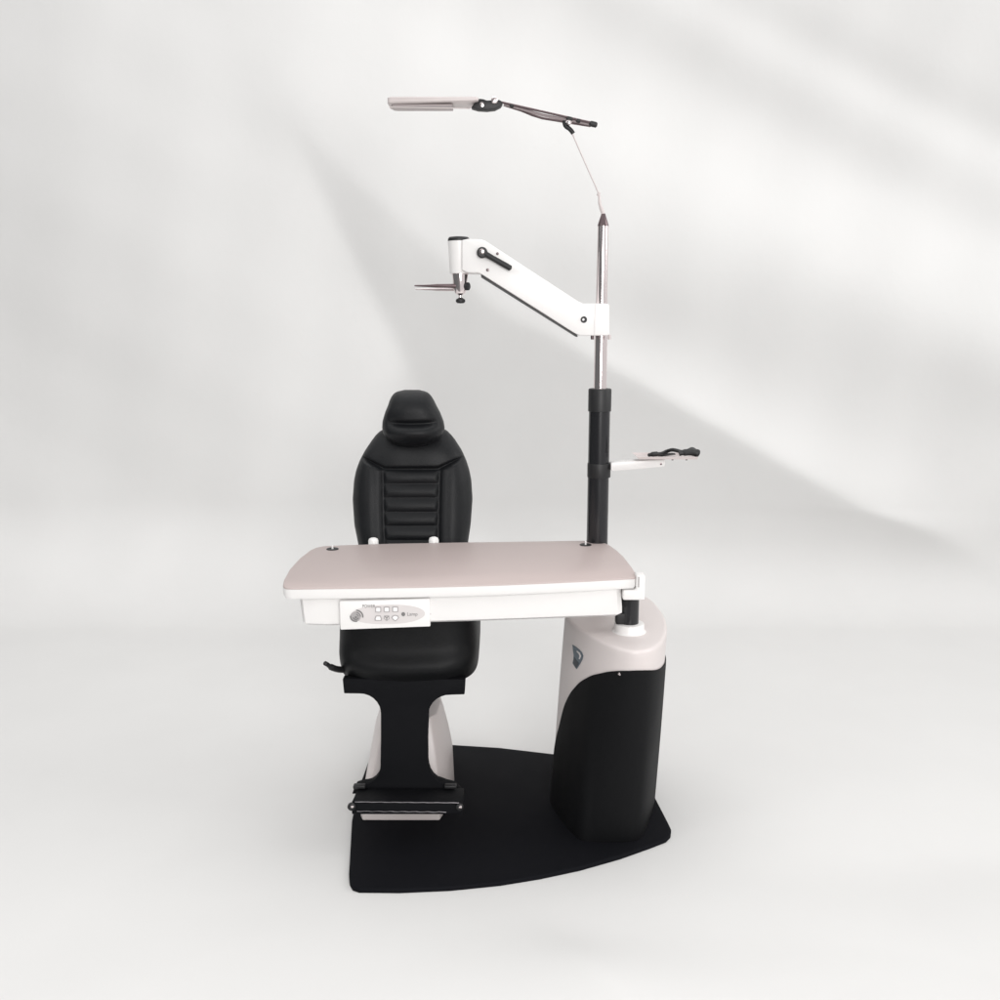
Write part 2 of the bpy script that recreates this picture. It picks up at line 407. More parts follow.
# vertical joint of pole clamp
link('clamp_joint', box(P(594.9, 319.6, AY - .0004), (.0012, .002, .088)), GREYP, arm)
for x, m_ in ((592.4, DCHROME), (609.4, SILVER)):
    q = P(x, 338.3, CY - .03)
    link('clamp_pin', lathe([(-.0035, .0045), (0, .005), (.010, .005)], q, n=14), m_, arm)
# lever
q = P(482.3, 252.8, AY)
hub = link('lever_hub', lathe([(0, .0155), (.016, .0150), (.019, .012), (.019, .0005)], q, (0, -1, 0), 28), BLACK, arm)
link('hub_cap', lathe([(0, .0085), (.003, .0075), (.004, .004), (.0042, .0003)], q + Vector((-.001, -.019, .002)), (0, -1, 0), 20), CHROME, hub)
la, lb = P(485, 253.8, AY - .012), P(510.5, 268.3, AY - .014)
link('locking_lever', tube([la, la.lerp(lb, .3), la.lerp(lb, .85), lb, lb + (lb - la).normalized() * .003], [.0082, .0078, .0082, .0078, .003], 16), BLACK, arm)
for x, y, r in ((497.5, 253.7, .0038), (487.6, 270, .0042)):
    link('arm_screw', lathe([(0, r), (.002, r), (.003, .0004)], P(x, y, AY), (0, -1, 0), 14), DCHROME, arm)
bm = lathe([(0, .0095), (.0018, .009), (.0018, .0060), (.0004, .0055), (.0004, .0004)], P(583.8, 319.6, AY), (0, -1, 0), 24)
sw = link('arm_bolt', bm, BLACK, arm)
link('bolt_head', lathe([(0, .0035), (.001, .0034), (.0012, .0002)], P(583.4, 319.6, AY - .001), (0, -1, 0), 6), BUTTON, sw)
# head cylinder
HX = P(458.7, 255, AY + .03); hz0, hz1 = P(458, 272.8, AY + .0).z, P(458, 240, AY + .0).z
HY = AY + .038
rH = (468.6 - 448.4) / 2 / F * HY * 1.02
hd = link('arm_head', lathe([(0, rH * .84), (.002, rH * .86), ((hz1 - hz0) * .98, rH), (hz1 - hz0, rH)], (HX.x, HY, hz0), n=48), WHITE, stand)
link('head_cap', lathe([(0, rH * 1.02), (.006, rH * 1.02), (.011, rH * .9), (.0125, rH * .5), (.0127, .0005)], (HX.x, HY, hz1), n=48), BLACK, hd)
zz = lambda y: P(459, y, HY).z
spz = zz(272.9)
L = lambda y: spz - zz(y)
spd = link('instrument_spindle', lathe([(-.006, .021), (0, .0235), (L(275), .0235), (L(281), .0215), (L(289), .0200), (L(293.5), .0150), (L(295.5), .0045), (L(300), .0040)], (HX.x + .003, HY, spz), (0, 0, -1), 40), CHROME, stand)
link('spindle_knob', lathe([(0, .004), (.002, .0075), (.006, .0135), (.012, .0140), (.016, .010), (.017, .0005)], (HX.x + .004, HY, zz(297.5)), (0, 0, -1), 24), BLACK, spd)
link('side_knob', lathe([(0, .006), (.004, .0115), (.013, .0115), (.015, .009), (.015, .0005)], (HX.x + .016, HY - .006, zz(286.5)), (.9, -.35, 0), 20), BLACK, spd)
for (x0, y0, x1, y1, r0, r1, yo) in ((454, 286.0, 414.3, 285.8, .0062, .0022, -.012), (454, 289.4, 415, 289.3, .0048, .0014, .012)):
    a_, b_ = P(x0 + 2, y0, HY + yo), P(x1, y1, HY + yo)
    link('holder_prong', tube([a_, a_.lerp(b_, .45), a_.lerp(b_, .62), b_.lerp(a_, .02), b_], [r0, r0 * .9, r0 * .62, r1, r1 * .4], 14), DCHROME if yo < 0 else CHROME, spd)

# ---- tray arm on the right of the sleeve
TYY = CY - .01
link('tray_clamp', lathe([(0, .0345), (.002, .0352), (z(463) - z(477) - .002, .0352), (z(463) - z(477), .0345)], (CX + .0015, CY, z(477)), n=48), BLACK, sl)
bm = poly_face_prism([(611, 463.6), (613, 462.6), (640, 460.6), (664.5, 459.4), (665, 461), (664.6, 466.6), (650, 468), (613.5, 471.2), (611, 470)], TYY - .02, .04)
ta = link('tray_arm', bm, WHITE, stand, bevel=.002, seg=2)
link('arm_fastener', lathe([(0, .003), (.0015, .003), (.002, .0003)], P(661, 464, TYY - .02), (0, -1, 0), 12), DCHROME, ta)
# shallow tray (flat pan, upturned left lip)
yt = 458.2
ta_z = P(650, 459.2, TYY - .05).z
xl, xr = P(639, 459, TYY - .05).x, P(697, 457, TYY - .05).x
def trayloop(dx, z_): return [Vector((xl - dx, TYY - .055 - dx * .4, z_)), Vector((xr + dx * .2, TYY - .055 - dx * .4, z_)), Vector((xr + dx * .2, TYY + .035 + dx * .4, z_)), Vector((xl - dx, TYY + .035 + dx * .4, z_))]
bm = loft([trayloop(0, ta_z), trayloop(.009, ta_z + .008), trayloop(.0078, ta_z + .0084), trayloop(-.001, ta_z + .0022)])
tray = link('side_tray', bm, SILVER, stand, sharp=25)
for x in (672.5, 686.5):
    q = P(x, 459.4, TYY - .05); q.z = ta_z - .003
    link('tray_foot', lathe([(0, .003), (.0032, .003)], q, n=12), DCHROME, tray)

# ================================================================== CORD AND HANDLE ON THE TRAY
cz = ta_z + .0035
c0 = P(651, 455, TYY - .03)
cord = thing('corded_handpiece', (P(675, 455, TYY).x, TYY, cz), 'black corded handpiece lying looped on the small side tray beside the pole', 'handpiece')
def tz(px, py, yo): return P(px, py, TYY + yo)
link('cord', tube(smoothpath([tz(649, 455.0, -.03), tz(652, 454.6, -.04), tz(657, 454.0, -.03), tz(662, 453.4, .0), tz(667, 451.2, .02), tz(672, 449.9, .0), tz(677, 450.6, -.02), tz(682, 451.8, -.045),
      tz(688, 450.6, -.05), tz(692, 448.9, -.02), tz(695.5, 451, .02), tz(692, 454, .04), tz(682, 454.6, .05), tz(670, 454.8, .03), tz(662, 455, -.0), tz(655, 455, .02)], 6), .0056, 10), BLACK, cord)
link('handle', tube(smoothpath([tz(679, 453.6, -.05), tz(684, 452.6, -.05), tz(690, 452.2, -.045), tz(696, 453, -.04), tz(698, 453.6, -.038)], 5), [.0075] * 5 + [.010] * 10 + [.012] * 5 + [.005], 14), BLACK, cord)
link('plug', tube([tz(650, 454.8, -.045), tz(652, 454.4, -.045), tz(657, 453.9, -.04), tz(659, 454, -.04)], [.004, .0075, .0075, .003], 12), BLACK, cord)

# ================================================================== OVERHEAD LAMP
LY = CY
lamp = thing('overhead_lamp', (CX, CY, zc(213)), 'slim silver reading lamp on a thin bent stem above the chrome pole', 'lamp')
tipz = zc(213)
link('stem', tube(smoothpath([(CX, CY, tipz - .003), P(599.9, 204, LY), P(599.2, 196, LY), P(597.2, 190, LY), P(588.9, 171.4, LY - .01), P(580.3, 152, LY - .02), P(572, 133, LY - .03)], 5),
     [.0058] * 4 + [.0046] * 4 + [.0036] * 3 + [.0021] * 20, 10), SILVER, lamp)
link('stem_knuckle', lathe([(-.006, .002), (-.003, .0045), (.003, .0045), (.006, .002)], P(598.6, 194, LY), (.3, 0, 1), 14), SILVER, lamp)
hk = link('hinge', tube(smoothpath([P(573.2, 133.5, LY - .03), P(571.2, 130.6, LY - .03), P(568.8, 128.3, LY - .03), P(566.0, 126.4, LY - .03), P(564.6, 123.5, LY - .03), P(565, 120.5, LY - .03), P(567, 118.2, LY - .03)], 5), .0062, 12), BLACK, lamp)
link('hinge_screw', lathe([(0, .008), (.006, .008), (.008, .004), (.0081, .0003)], P(568.8, 122.6, LY - .037), (0, -1, 0), 18), CHROME, hk)
RY = LY - .04
a_, b_ = P(497, 101.3, RY), P(596.5, 123.8, RY)
u_ = (b_ - a_).normalized(); pn = Vector((u_.z, 0, -u_.x)).normalized()
if pn.z > 0: pn = -pn
rod = link('arm_rod', tube([a_, b_], .0032, 10), DCHROME, lamp)
sbar = [a_ + u_ * .02, a_.lerp(b_, .25), a_.lerp(b_, .37), a_.lerp(b_, .47), a_.lerp(b_, .72), a_.lerp(b_, .95)]
offs = [.004, .0075, .0125, .0145, .0105, .007]
link('lower_bar', tube([p + pn * o + Vector((0, .012, 0)) for p, o in zip(sbar, offs)], [.0024, .003, .0036, .0036, .0034, .003], 10), DCHROME, lamp)
link('middle_bar', tube([p + pn * o * .5 + Vector((0, .006, 0)) for p, o in zip(sbar, offs)], .0040, 8), ARMG, lamp)
for t0, t1, r in ((.13, .17, .0050), (.70, .76, .0062), (.80, .84, .0056), (.93, 1.01, .0078)):
    p0, p1 = a_.lerp(b_, t0) + pn * .003, a_.lerp(b_, t1) + pn * .003
    link('rod_clip', tube([p0, p0.lerp(p1, .15), p0.lerp(p1, .85), p1], [r * .6, r, r, r * .6], 14), BLACK, rod)
# black joint with chrome knob between rod and head
bm = poly_face_prism([(471, 107.4), (473.5, 104), (477, 100.8), (479, 98.4), (483, 98.8), (487, 100.2), (491.5, 100), (496, 98.6), (501, 100.4), (503, 103), (500.5, 106.2), (495, 109), (487, 110), (478, 109.4)], RY - .012, .03)
jt = link('lamp_joint', bm, BLACK, lamp, bevel=.003, seg=2)
link('joint_knob', lathe([(0, .0095), (.006, .0095), (.009, .006), (.0095, .0004)], P(494.5, 100.4, RY - .0125), (0, -1, 0), 20), CHROME, jt)
link('joint_rivet', lathe([(0, .006), (.0015, .006), (.0025, .0003)], P(481.8, 104.6, RY - .0122), (0, -1, 0), 16), CHROME, jt)
# head: front band plus underside seen from below
fY = LY - .07
hl, hr = P(387, 100, fY).x, P(478.5, 100, fY).x
hzt, hzb = P(430, 96.2, fY).z, P(430, 103.2, fY).z
def hloop(e, z_, d=.088):
    x0, x1, y0, y1 = hl + e, hr - e * .6, fY + e, fY + d - e
    r = .012; out = []
    for cx_, cy_, a0 in ((x0 + r, y0 + r, 180), (x1 - r, y0 + r, 270), (x1 - r, y1 - r, 0), (x0 + r, y1 - r, 90)):
        for k in range(5): out.append(Vector((cx_ + r * math.cos(R(a0 + 22.5 * k)), cy_ + r * math.sin(R(a0 + 22.5 * k)), z_)))
    return out
def taper(l, zt):                          # right end of the underside rises towards the joint
    return [Vector((p.x, p.y, p.z + (max(0, (p.x - (hr - .05)) / .05)) * zt)) for p in l]
bm = loft([taper(hloop(.004, hzb), .008), taper(hloop(.0, hzb + .003), .007), hloop(0, hzt - .003), hloop(.004, hzt)])
hd2 = link('lamp_head', bm, SILVER, lamp, sharp=50)
bm = loft([[p for p in hloop(.010, hzb - .0035) if True], [p for p in hloop(.009, hzb - .0005)]])
for v in bm.verts:
    if v.co.x > hr - .085: v.co.x = hr - .085 + (v.co.x - (hr - .085)) * .15
link('diffuser', bm, LENS, hd2)
link('switch', lathe([(0, .0025), (.0012, .0025)], P(401, 106.2, fY + .03) - Vector((0, 0, .0015)), (0, -.2, -1), 10), DCHROME, hd2)
link('end_cap', tube([P(389.5, 107, fY + .002), P(470, 108.6, fY + .002)], .0012, 6), SILVER, hd2)

# ================================================================== EXAMINATION CHAIR
chair = thing('examination_chair', (P(405, 800, 2.7).x, 2.7, PZ), 'black leather patient chair with headrest and footrest behind the white tabletop', 'chair')
def interp(tab, y):
    if y <= tab[0][0]: return tab[0][1]
    for (y0, v0), (y1, v1) in zip(tab, tab[1:]):
        if y <= y1:
            t = (y - y0) / (y1 - y0); return v0 + (v1 - v0) * t
    return tab[-1][1]
def sm(tab, y, w=2.5): return sum(interp(tab, y + o) for o in (-w, -w / 2, 0, w / 2, w)) / 5
def cushion(xl_, xr_, y0, y1, Yf, T, Tb, detail, nu=90, nv=150, kx=3.2, kv=6.0):
    bm = bmesh.new(); fr_, bk_ = [], []
    for j in range(nv + 1):
        v = -math.cos(math.pi * j / nv) * .25 + (2 * j / nv - 1) * .75
        y = y0 + (y1 - y0) * (v + 1) / 2
        a, b = xl_(y), xr_(y); rf, rb = [], []
        for i in range(nu + 1):
            u = math.sin(math.pi / 2 * (2 * i / nu - 1))
            x = (a + b) / 2 + (b - a) / 2 * u
            e = max(0, 1 - abs(u) ** kx) ** .5 * max(0, 1 - abs(v) ** kv) ** .5
            p = P(x, y, Yf(y))
            rf.append(bm.verts.new(p + Vector((0, -T * e - detail(x, y) * min(1, e * 1.6), 0))))
            rb.append(bm.verts.new(p + Vector((0, Tb * e + .0005, 0))))
        fr_.append(rf); bk_.append(rb)
    for g in (fr_, bk_):
        for j in range(nv):
            for i in range(nu): bm.faces.new((g[j][i], g[j][i + 1], g[j + 1][i + 1], g[j + 1][i]))
    for j in range(nv):
        for i in (0, nu): bm.faces.new((fr_[j][i], fr_[j + 1][i], bk_[j + 1][i], bk_[j][i]))
    for i in range(nu):
        for j in (0, nv): bm.faces.new((fr_[j][i], fr_[j][i + 1], bk_[j][i + 1], bk_[j][i]))
    return bm
# backrest
BL = [(424, 396), (427, 388), (429, 382.5), (433, 377.5), (438, 373.5), (450, 365.2), (461, 359.5), (470, 356.2), (480, 354.1), (499, 352.7), (524, 354.4), (545, 358.7), (575, 364), (610, 368)]
BR = [(424, 431), (427, 440), (429, 445.5), (433, 449.5), (438, 454), (450, 461.8), (461, 466.6), (470, 469.4), (480, 471.4), (499, 472.6), (524, 470.8), (545, 467.7), (575, 462), (610, 457)]
BYf = lambda y: 3.08 - (y - 420) / 190 * .16
def gro(d, w): return math.exp(-(d / w) ** 2)
def bdet(x, y):
    cx = (sm(BL, y) + sm(BR, y)) / 2; dx = abs(x - cx)
    h = 0
    seam_y = 466.5 - (max(0, dx - 26) / 18) ** 1.0 * 8 if dx > 26 else 466.5
    h -= .010 * gro(y - seam_y, 2.0) * (1 if dx < 46 else max(0, 1 - (dx - 46) / 6))
    if y > seam_y - 1:
        f = min(1, (y - seam_y + 1) / 5)
        sx = 28 - (y - 466) * .02
        h -= .008 * gro(dx - sx, 2.2) * f
        if dx < sx:
            ph = ((y - 467) % 13.9) / 13.9
            h += (.009 * (math.sin(math.pi * ph) ** .7) - .007) * f * min(1, (sx - dx) / 4)
        else:
            h += .014 * math.sin(math.pi * min(1, (dx - sx) / (60 - sx))) * f   # side bolster
        h -= .0015 * gro(dx - sx - 9, 3.5) * f
    else:
        h += .006 * math.sin(math.pi * min(1, max(0, (y - 436) / 30)))
    h += .0007 * math.sin(x * .13 + y * .05 + 1) * math.sin(y * .09 - x * .04)
    return h
back = link('backrest', cushion(lambda y: sm(BL, y), lambda y: sm(BR, y), 424, 606, BYf, .062, .05, bdet, 150, 260, 3.4, 10), LEATHER, chair, sharp=89)
# headrest
HL = [(389.8, 407), (390.4, 401), (391.5, 397), (393, 394.4), (396, 391.8), (400, 389.8), (405.5, 388), (412, 385.2), (421, 382.6), (428, 382.2), (434, 383.5), (438, 386.5), (442, 391), (444.5, 396.5), (446, 404)]
HR = [(389.8, 417), (390.4, 422), (391.5, 426), (393, 428.6), (396, 431.3), (400, 433.8), (405.5, 436.5), (412, 440), (421, 443.6), (428, 444.8), (434, 443), (438, 439.5), (442, 434.5), (444.5, 428), (446, 420)]
def hdet(x, y):
    dx = abs(x - 413.5)
    h = .020 * math.exp(-((y - 431) / 8) ** 2) * max(0, 1 - (dx / 34) ** 2)
    fold = 422.8 - (dx / 22) ** 2 * 1.2
    h -= .015 * gro(y - fold, 3.0) * max(0, 1 - (dx / 25) ** 4)
    h += .010 * math.exp(-((y - 408) / 12) ** 2)
    
    return h
hrst = link('headrest', cushion(lambda y: sm(HL, y, 1.0), lambda y: sm(HR, y, 1.0), 389.8, 446.4, lambda y: 3.03 - (y - 390) * .0006, .055, .05, hdet, 90, 150, 2.6, 5), LEATHER, chair, sharp=89)
# seat cushion: closed body with a rolled front lip
SY = 2.42
sl_, sr_ = P(330.5, 660, SY).x, P(477.8, 660, SY).x
szb, szt = P(400, 687, SY).z, P(400, 616, SY).z
scx, shw = (sl_ + sr_) / 2, (sr_ - sl_) / 2
bm = bmesh.new(); loops = []
NS = 72
prof = [(-.0, .62), (.02, .80), (.06, .90), (.14, .965), (.25, .99), (.42, 1.0), (.58, .985), (.75, .955), (.9, .90), (.97, .82), (1.0, .66)]
profd = smoothpath([Vector((a, b, 0)) for a, b in prof], 5)
for q in profd:
    zt, s = q.x, q.y; loop = []
    for k in range(NS):
        t = 2 * math.pi * k / NS; c, s_ = math.cos(t), math.sin(t)
        ex = math.copysign(abs(c) ** .42, c); ey = math.copysign(abs(s_) ** .42, s_)
        dyf = .25 * (s if s < .96 else .96 + (s - .96) * .9)
        yy = SY + .03 + .25 + ey * (.245 + .0) * (1 if ey > 0 else .80 + .2 * s)
        if ey < 0: yy -= .028 * math.exp(-((zt - .30) / .17) ** 2) * (1 - .35 * ex ** 2) - .0
        xx = scx + ex * shw * (.9 + .10 * s) * (1.0 if zt < .6 else 1 - (zt - .6) * .05)
        zz_ = szb + (szt - szb) * zt - (.018 * (1 - ex ** 2) if zt < .55 else .018 * (1 - ex ** 2) * max(0, 1 - (zt - .55) / .3)) * (1 if ey < 0 else .3)
        zz_ += .0012 * math.sin(xx * 90) * math.exp(-((zt - .3) / .2) ** 2)
        loop.append(Vector((xx, yy, zz_)))
    loops.append(loop)
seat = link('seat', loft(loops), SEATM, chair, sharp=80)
# recline lever on the left side
link('recline_lever', tube(smoothpath([P(350, 670, SY + .09), P(338, 669.3, SY + .06), P(331, 667, SY + .03), P(327.5, 664.6, SY + .02), P(324.5, 663, SY + .01)], 4), [.009] * 9 + [.0062] * 7 + [.003], 12), BLACK, chair)
# T-shaped front panel: seat frame flange, neck, flared foot
LYp = 2.45
T_l = [(342.5, 679), (344, 693.6), (360, 693.8)] + [(360 + 20.8 * math.sin(R(a)), 714 - 20.2 * math.cos(R(a))) for a in (12, 26, 40, 54, 68, 80, 90)] + [(380.8, 740), (380.4, 766)] + \
      [(366 + 14.4 * math.cos(R(a)), 766 + 17.5 * math.sin(R(a))) for a in (15, 32, 50, 68, 84)] + [(362, 784), (356, 786), (352, 794)]
T_r = [(465.5, 679.5), (464.6, 694.6), (452, 695)] + [(450 - 21.5 * math.sin(R(a)), 714.5 - 19.5 * math.cos(R(a))) for a in (12, 26, 40, 54, 68, 80, 90)] + [(427.6, 740), (427.8, 762)] + \
      [(443 - 15 * math.cos(R(a)), 762 + 20 * math.sin(R(a))) for a in (15, 32, 50, 68, 84)] + [(447, 784), (456, 786), (462, 794)]
bm = poly_face_prism(T_l + list(reversed(T_r)), LYp, .03)
link('leg_rest', bm, PANELB, chair, bevel=.002, seg=2, sharp=50)
# footrest: sloping platform box with bright edge trims
FY0 = 2.335
f0, f1 = P(351.5, 802, FY0), P(462.5, 802, FY0)
zf = P(400, 802.3, FY0).z; zb = P(400, 788, LYp - .002).z; zl = P(400, 815, FY0).z
def fr4(x0, x1): return [Vector((x0, LYp - .001, zb)), Vector((x0, FY0 + .004, zf)), Vector((x0, FY0, zf - .004)), Vector((x0, FY0, zl + .003)), Vector((x0, FY0 + .004, zl)), Vector((x0, LYp - .001, zl + .006))]
bm = prism(fr4(f0.x, 0), fr4(f1.x, 0))
ft = link('footrest', bm, PANELB, chair, bevel=.0025, seg=2)
def strip(x0, x1, y, r, m, nm, wob=.0):
    pts_ = [P(x0 + (x1 - x0) * k / 24, y + wob * math.sin(k * 1.9) + .9 * (k / 24), FY0 - .001) for k in range(25)]
    return link(nm, tube(pts_, r, 8), m, ft)
strip(355, 459, 801.9, .0015, SILVER2, 'edge_trim', .12)
strip(357, 446, 811.2, .0013, SILVER2, 'edge_trim', .25)
for x, y, r in ((351.8, 806, .011), (459.8, 806.6, .010)):
    lg = link('hinge_lug', lathe([(0, r), (.006, r), (.009, r * .6), (.0092, .0004)], P(x, y, FY0), (0, -1, 0), 18), BLACK, ft)
    link('lug_bolt', lathe([(0, .0042), (.002, .004), (.003, .0004)], P(x + .6, y + .4, FY0 - .0091), (0, -1, 0), 8), CHROME, lg)
for x in (359.5, 450.5):
    link('pivot_cap', box(P(x, 786.2, LYp - .012), (.034, .02, .010)), BLACK, ft, bevel=.003)
# pedestal shroud, chamfered and tapering, and the lift column inside
SB = [G(x, y, PZ) for x, y in [(362, 821), (440, 821), (449, 806), (454.5, 783)]]
SB += [Vector((SB[3].x - .02, 2.93, PZ)), Vector((SB[0].x + .02, 2.93, PZ)), Vector((SB[0].x - .012, 2.80, PZ)), Vector((SB[0].x - .014, 2.56, PZ))]
def sh_top(Y0, zt):
    return [P(386, 735, 2.58), P(431.5, 735, 2.58), P(441, 735, 2.62), P(446, 735, 2.72)]
zt_ = P(432, 709, 2.66).z
ST = [Vector((P(388, 709, 2.62).x, 2.60, zt_)), Vector((P(430.5, 709, 2.62).x, 2.60, zt_)), Vector((P(438.5, 714, 2.68).x, 2.64, zt_ - .006)), Vector((P(441.5, 716, 2.75).x, 2.74, zt_ - .012)),
      Vector((P(438, 716, 2.85).x, 2.86, zt_ - .012)), Vector((P(388, 716, 2.85).x, 2.86, zt_ - .012)), Vector((P(382.5, 716, 2.75).x, 2.74, zt_ - .012)), Vector((P(384, 714, 2.66).x, 2.64, zt_ - .006))]
def mixl(a, b, t, bul=0.):
    c = Vector((P(408, 760, 2.7).x, 2.72, 0)); out = []
    for p, q in zip(a, b):
        r = p.lerp(q, t); d = Vector((r.x - c.x, r.y - c.y, 0)).normalized(); out.append(r + d * bul)
    return out
bm = loft([mixl(SB, ST, 0), mixl(SB, ST, .25, .007), mixl(SB, ST, .5, .014), mixl(SB, ST, .75, .011), mixl(SB, ST, 1)])
link('pedestal_shroud', bm, SHELL, chair, bevel=.006, seg=3, sharp=40)
link('lift_column', lathe([(0, .055), (szb - zt_ + .02, .055)], (P(408, 760, 2.7).x, 2.73, zt_ - .01), n=36), BLACK, chair)
link('seat_pan', box((scx, SY + .30, szb - .012), (shw * 1.5, .44, .022)), PANELB, chair, bevel=.006)
link('back_bracket', box((scx + .01, 2.98, (szb + P(405, 600, 2.98).z) / 2 + .04), (.12, .02, .24)), BLACK, chair, bevel=.006)

# ================================================================== BACKDROP: draped fabric sweep
PROF_Y0, FLAT, RAD, WALL = .6, 4.32, .53, 4.0
L1 = FLAT - PROF_Y0; L2 = L1 + RAD * math.pi / 2; L3 = L2 + WALL
def prof(t):
    if t < L1: return np.array([PROF_Y0 + t, 0.0]), np.array([0.0, 1.0])
    if t < L2:
        a = (t - L1) / RAD; return np.array([FLAT + RAD * math.sin(a), RAD * (1 - math.cos(a))]), np.array([-math.sin(a), math.cos(a)])
    return np.array([FLAT + RAD, RAD + t - L2]), np.array([-1.0, 0.0])
NX, NT = 420, 460
W = 3.9
xs = np.linspace(-W, W, NX); ts = np.linspace(0, L3, NT)
Pt = np.array([prof(t)[0] for t in ts]); Nt = np.array([prof(t)[1] for t in ts])
X, Tt = np.meshgrid(xs, ts); Yg = np.repeat(Pt[:, :1], NX, 1); Zg = np.repeat(Pt[:, 1:], NX, 1)
dz = Zg - CZ; den = np.maximum(Yg * cp - dz * sp, .15)
U = 500 + F * X / den; V = 500 - F * (Yg * sp + dz * cp) / den
def edge(x0, y0, x1, y1, ap, wp, an, wn, soft=3., t0=-.1, t1=1.1, fade=.12):
    dx, dy = x1 - x0, y1 - y0; Ln = math.hypot(dx, dy); ux, uy = dx / Ln, dy / Ln
    nx, ny = uy, -ux                                    # points up and right
    d = (U - x0) * nx + (V - y0) * ny; s = ((U - x0) * ux + (V - y0) * uy) / Ln
    win = 1 / (1 + np.exp(-(s - t0) / fade)) / (1 + np.exp((s - t1) / fade))
    k = 1 / (1 + np.exp(-np.clip(d / soft, -40, 40)))
    return win * (k * ap * np.exp(-np.maximum(d, 0) / wp) + (1 - k) * an * np.exp(np.minimum(d, 0) / wn))
def band(x0, y0, x1, y1, a, w, t0=-.2, t1=1.2, fade=.15):
    dx, dy = x1 - x0, y1 - y0; Ln = math.hypot(dx, dy); ux, uy = dx / Ln, dy / Ln
    d = (U - x0) * uy - (V - y0) * ux; s = ((U - x0) * ux + (V - y0) * uy) / Ln
    return a * np.exp(-(d / w) ** 2) / (1 + np.exp(-(s - t0) / fade)) / (1 + np.exp((s - t1) / fade))
Bf = np.zeros_like(U)
Bf += edge(470, 290, 1000, 588, .06, 45, -.19, 200, 3.5, .14, 1.4, .06)            # main crease to the right
Bf += edge(285, 115, 500, 312, .055, 100, -.04, 60, 4, .15, 1.0)                 # its upper run
Bf += edge(285, 115, 425, 400, -.10, 55, .05, 110, 4, .1, 1.6)              # steep fold left of the head
Bfloor = edge(505, 885, 580, 970, .06, 60, -.06, 90, 3, -.1, 2.5)                # crease on the floor
Bf += band(520, 90, 1000, 260, .07, 85, -.4, 1.3)
Bf += band(620, 10, 1000, 215, -.075, 34)
Bf += band(700, 0, 1000, 150, .05, 24)
Bf += band(760, 0, 1000, 110, -.06, 28)
Bf += band(640, 300, 1000, 400, -.085, 70, -.3, 1.4)
Bf += band(0, 250, 330, 650, -.03, 90, -.5, 1.2)
Bf += band(0, 470, 400, 800, .03, 110, -.5, 1.4)
Bf += band(215, 0, 285, 150, -.03, 26, -.5, 1.1)
Bf += band(120, 0, 420, 560, .02, 90, -.2, 1.1)
Bf += band(700, 560, 1000, 700, -.02, 60)
Bf = np.clip(Bf, -.2, .14)
outx = np.exp(-np.maximum(0, np.maximum(-60 - U, U - 1060)) / 160) * np.exp(-np.maximum(0, np.maximum(-60 - V, V - 1060)) / 160)
Bf *= outx
# height whose slope across the folds gives that relief
h = np.zeros_like(Bf); dxs = xs[1] - xs[0]; dts = ts[1] - ts[0]
GAIN_WALL, GAIN_FLOOR = 1.05, 4.0
mixw = 1 / (1 + np.exp(-(ts - (L1 + L2) / 2) / .12))
mixw = mixw[:, None]
slope = -(GAIN_WALL * mixw * Bf + GAIN_FLOOR * np.clip(1 - mixw, 0, 1) * Bfloor * outx)
tn = math.tan(R(5)) * dxs / dts                  # the folds are read by light from the right, a little above
rows = np.arange(NT)
for i in range(1, NX):
    src = rows - tn; i0 = np.clip(np.floor(src).astype(int), 0, NT - 2); fr_ = np.clip(src - i0, 0, 1)
    prev = h[i0, i - 1] * (1 - fr_) + h[i0 + 1, i - 1] * fr_
    h[:, i] = prev + .5 * (slope[:, i] + slope[:, i - 1]) * dxs
# lies flat where the plate stands
flat = 1 / (1 + np.exp(-(np.maximum(np.maximum((-.42 - X), (X - .52)), np.maximum((2.10 - Yg) * 2.4, Yg - 3.15)) - .35) / .13))
h = h - h[:, :].mean() * 0
h *= flat
h += .0016 * np.sin(X * 9 + Tt * 5) * np.sin(Tt * 7 - X * 3) * flat
Yd = Yg + Nt[:, :1] * h; Zd = Zg + Nt[:, 1:] * h
verts = np.stack([X, Yd, Zd], -1).reshape(-1, 3)
verts[:, 2] -= .0005
idx = np.arange(NX * NT).reshape(NT, NX)
faces = np.stack([idx[:-1, :-1], idx[:-1, 1:], idx[1:, 1:], idx[1:, :-1]], -1).reshape(-1, 4)
me = bpy.data.meshes.new('backdrop'); me.from_pydata(verts.tolist(), [], faces.tolist())
for p in me.polygons: p.use_smooth = True
FAB = mat('white_fabric', (.675, .669, .662), .9, noise=.02, nscale=4, bump=.22, bscale=22, spec=.1)
me.materials.append(FAB)
bd_ = bpy.data.objects.new('backdrop', me); COL.objects.link(bd_); bd_['kind'] = 'structure'

# ================================================================== LIGHTS
def area(name, loc, target, size, power, col=(1, 1, 1), sy=None):
    l = bpy.data.lights.new(name, 'AREA'); l.size = size; l.energy = power; l.color = col
    if sy: l.shape = 'RECTANGLE'; l.size_y = sy
    o = bpy.data.objects.new(name, l); COL.objects.link(o); o.location = loc
    o.rotation_euler = (Vector(target) - Vector(loc)).to_track_quat('-Z', 'Y').to_euler()
    return o
area('key_light', (.65, -1.2, 1.9), (.1, 2.9, .9), 1.5, 84, (1, .985, .975))
area('fold_light', (9, 1.6, 5.0), (-.2, 4.6, 1.4), 5, 260, (1, .995, .985))
sl_d = bpy.data.lights.new('background_light', 'SPOT'); sl_o = bpy.data.objects.new('background_light', sl_d); COL.objects.link(sl_o)
sl_o.location = (18, 3.0, 3.0); az, elv = R(9.2), R(-2.4)
sl_o.rotation_euler = Vector((-math.cos(az) * math.cos(elv), math.sin(az) * math.cos(elv), math.sin(elv))).to_track_quat('-Z', 'Y').to_euler()
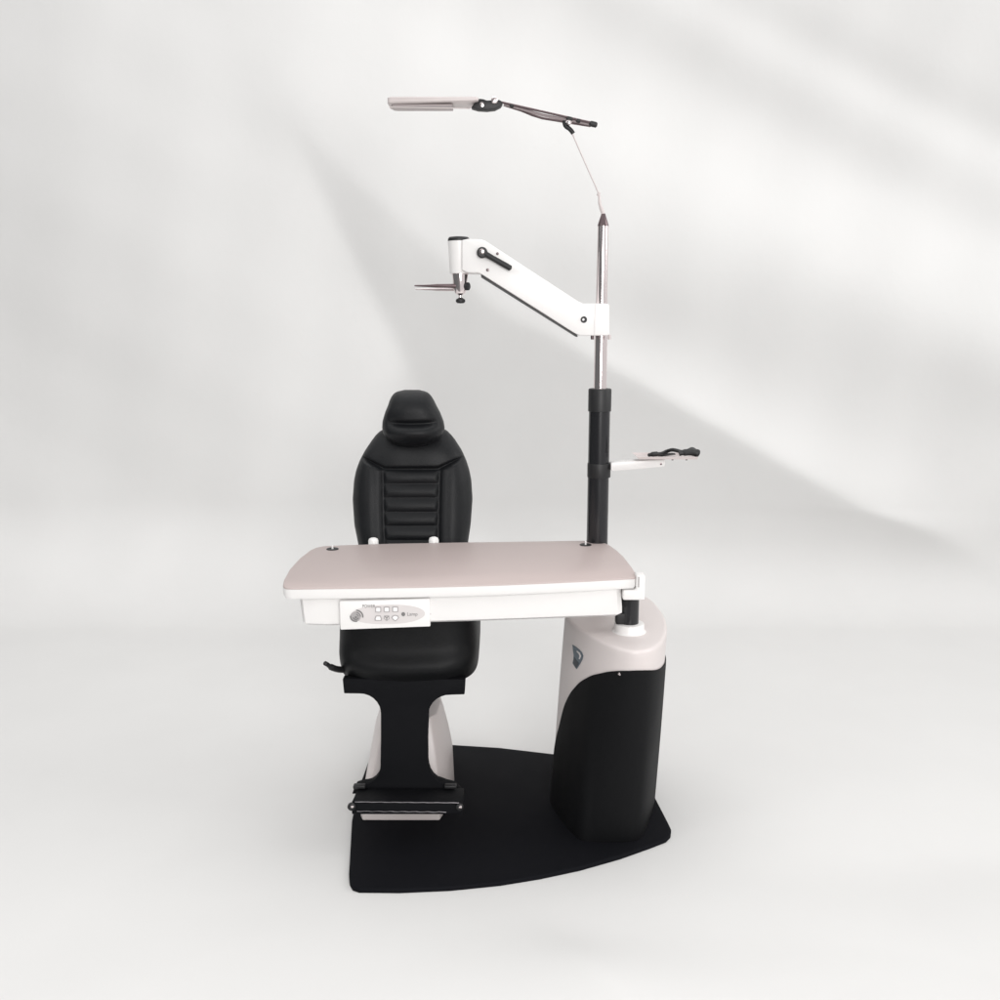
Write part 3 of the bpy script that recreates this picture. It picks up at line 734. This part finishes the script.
sl_d.spot_size = R(16.5); sl_d.spot_blend = .5; sl_d.shadow_soft_size = .4; sl_d.energy = 15500
area('top_light', (-.3, 3.7, 4.6), (-.3, 3.7, 0), 3.2, 42, (1, 1, 1))
area('fill_light', (-3.2, .2, 3.2), (-2.0, 4.85, 1.9), 1.6, 24, (1, 1, 1))
w = bpy.data.worlds.new('World'); sc.world = w; w.use_nodes = True
bg = w.node_tree.nodes['Background']; bg.inputs['Strength'].default_value = 1
# added gradient: dark left to shade the chrome, bright right and overhead
nt = w.node_tree; tc = nt.nodes.new('ShaderNodeTexCoord'); mz = nt.nodes.new('ShaderNodeMapRange'); mz.interpolation_type = 'SMOOTHSTEP'
mz.inputs['From Min'].default_value = .25; mz.inputs['From Max'].default_value = .6; mix = nt.nodes.new('ShaderNodeMix'); mix.data_type = 'RGBA'; mix.inputs[7].default_value = (.92, .92, .915, 1)
sx = nt.nodes.new('ShaderNodeSeparateXYZ'); rp = nt.nodes.new('ShaderNodeValToRGB')
mr = nt.nodes.new('ShaderNodeMapRange'); mr.inputs['From Min'].default_value = -1; mr.inputs['From Max'].default_value = 1
nt.links.new(tc.outputs['Generated'], sx.inputs[0]); nt.links.new(sx.outputs['X'], mr.inputs['Value']); nt.links.new(mr.outputs['Result'], rp.inputs['Fac'])
el = rp.color_ramp.elements; el[0].position = .10; el[0].color = (.16, .17, .17, 1); el[1].position = .86; el[1].color = (.74, .735, .73, 1)
e = el.new(.47); e.color = (.22, .22, .22, 1)
e = el.new(.56); e.color = (.72, .715, .71, 1)
nt.links.new(sx.outputs['Z'], mz.inputs['Value']); nt.links.new(mz.outputs['Result'], mix.inputs[0]); nt.links.new(rp.outputs['Color'], mix.inputs[6]); nt.links.new(mix.outputs[2], bg.inputs['Color'])

# ================================================================== CAMERA
cam = bpy.data.cameras.new('camera'); co = bpy.data.objects.new('camera', cam); COL.objects.link(co)
cam.sensor_width = 36; cam.lens = 36 * F / 1000; cam.clip_end = 60; cam.clip_start = .05
co.location = (0, 0, CZ); co.rotation_euler = (math.pi / 2 - PIT, 0, 0)
sc.camera = co
sc.render.resolution_x = sc.render.resolution_y = 1024
sc.view_settings.view_transform = 'Standard'; sc.view_settings.look = 'None'
sc.view_settings.exposure = 0; sc.view_settings.gamma = 1; sc.view_settings.use_curve_mapping = False
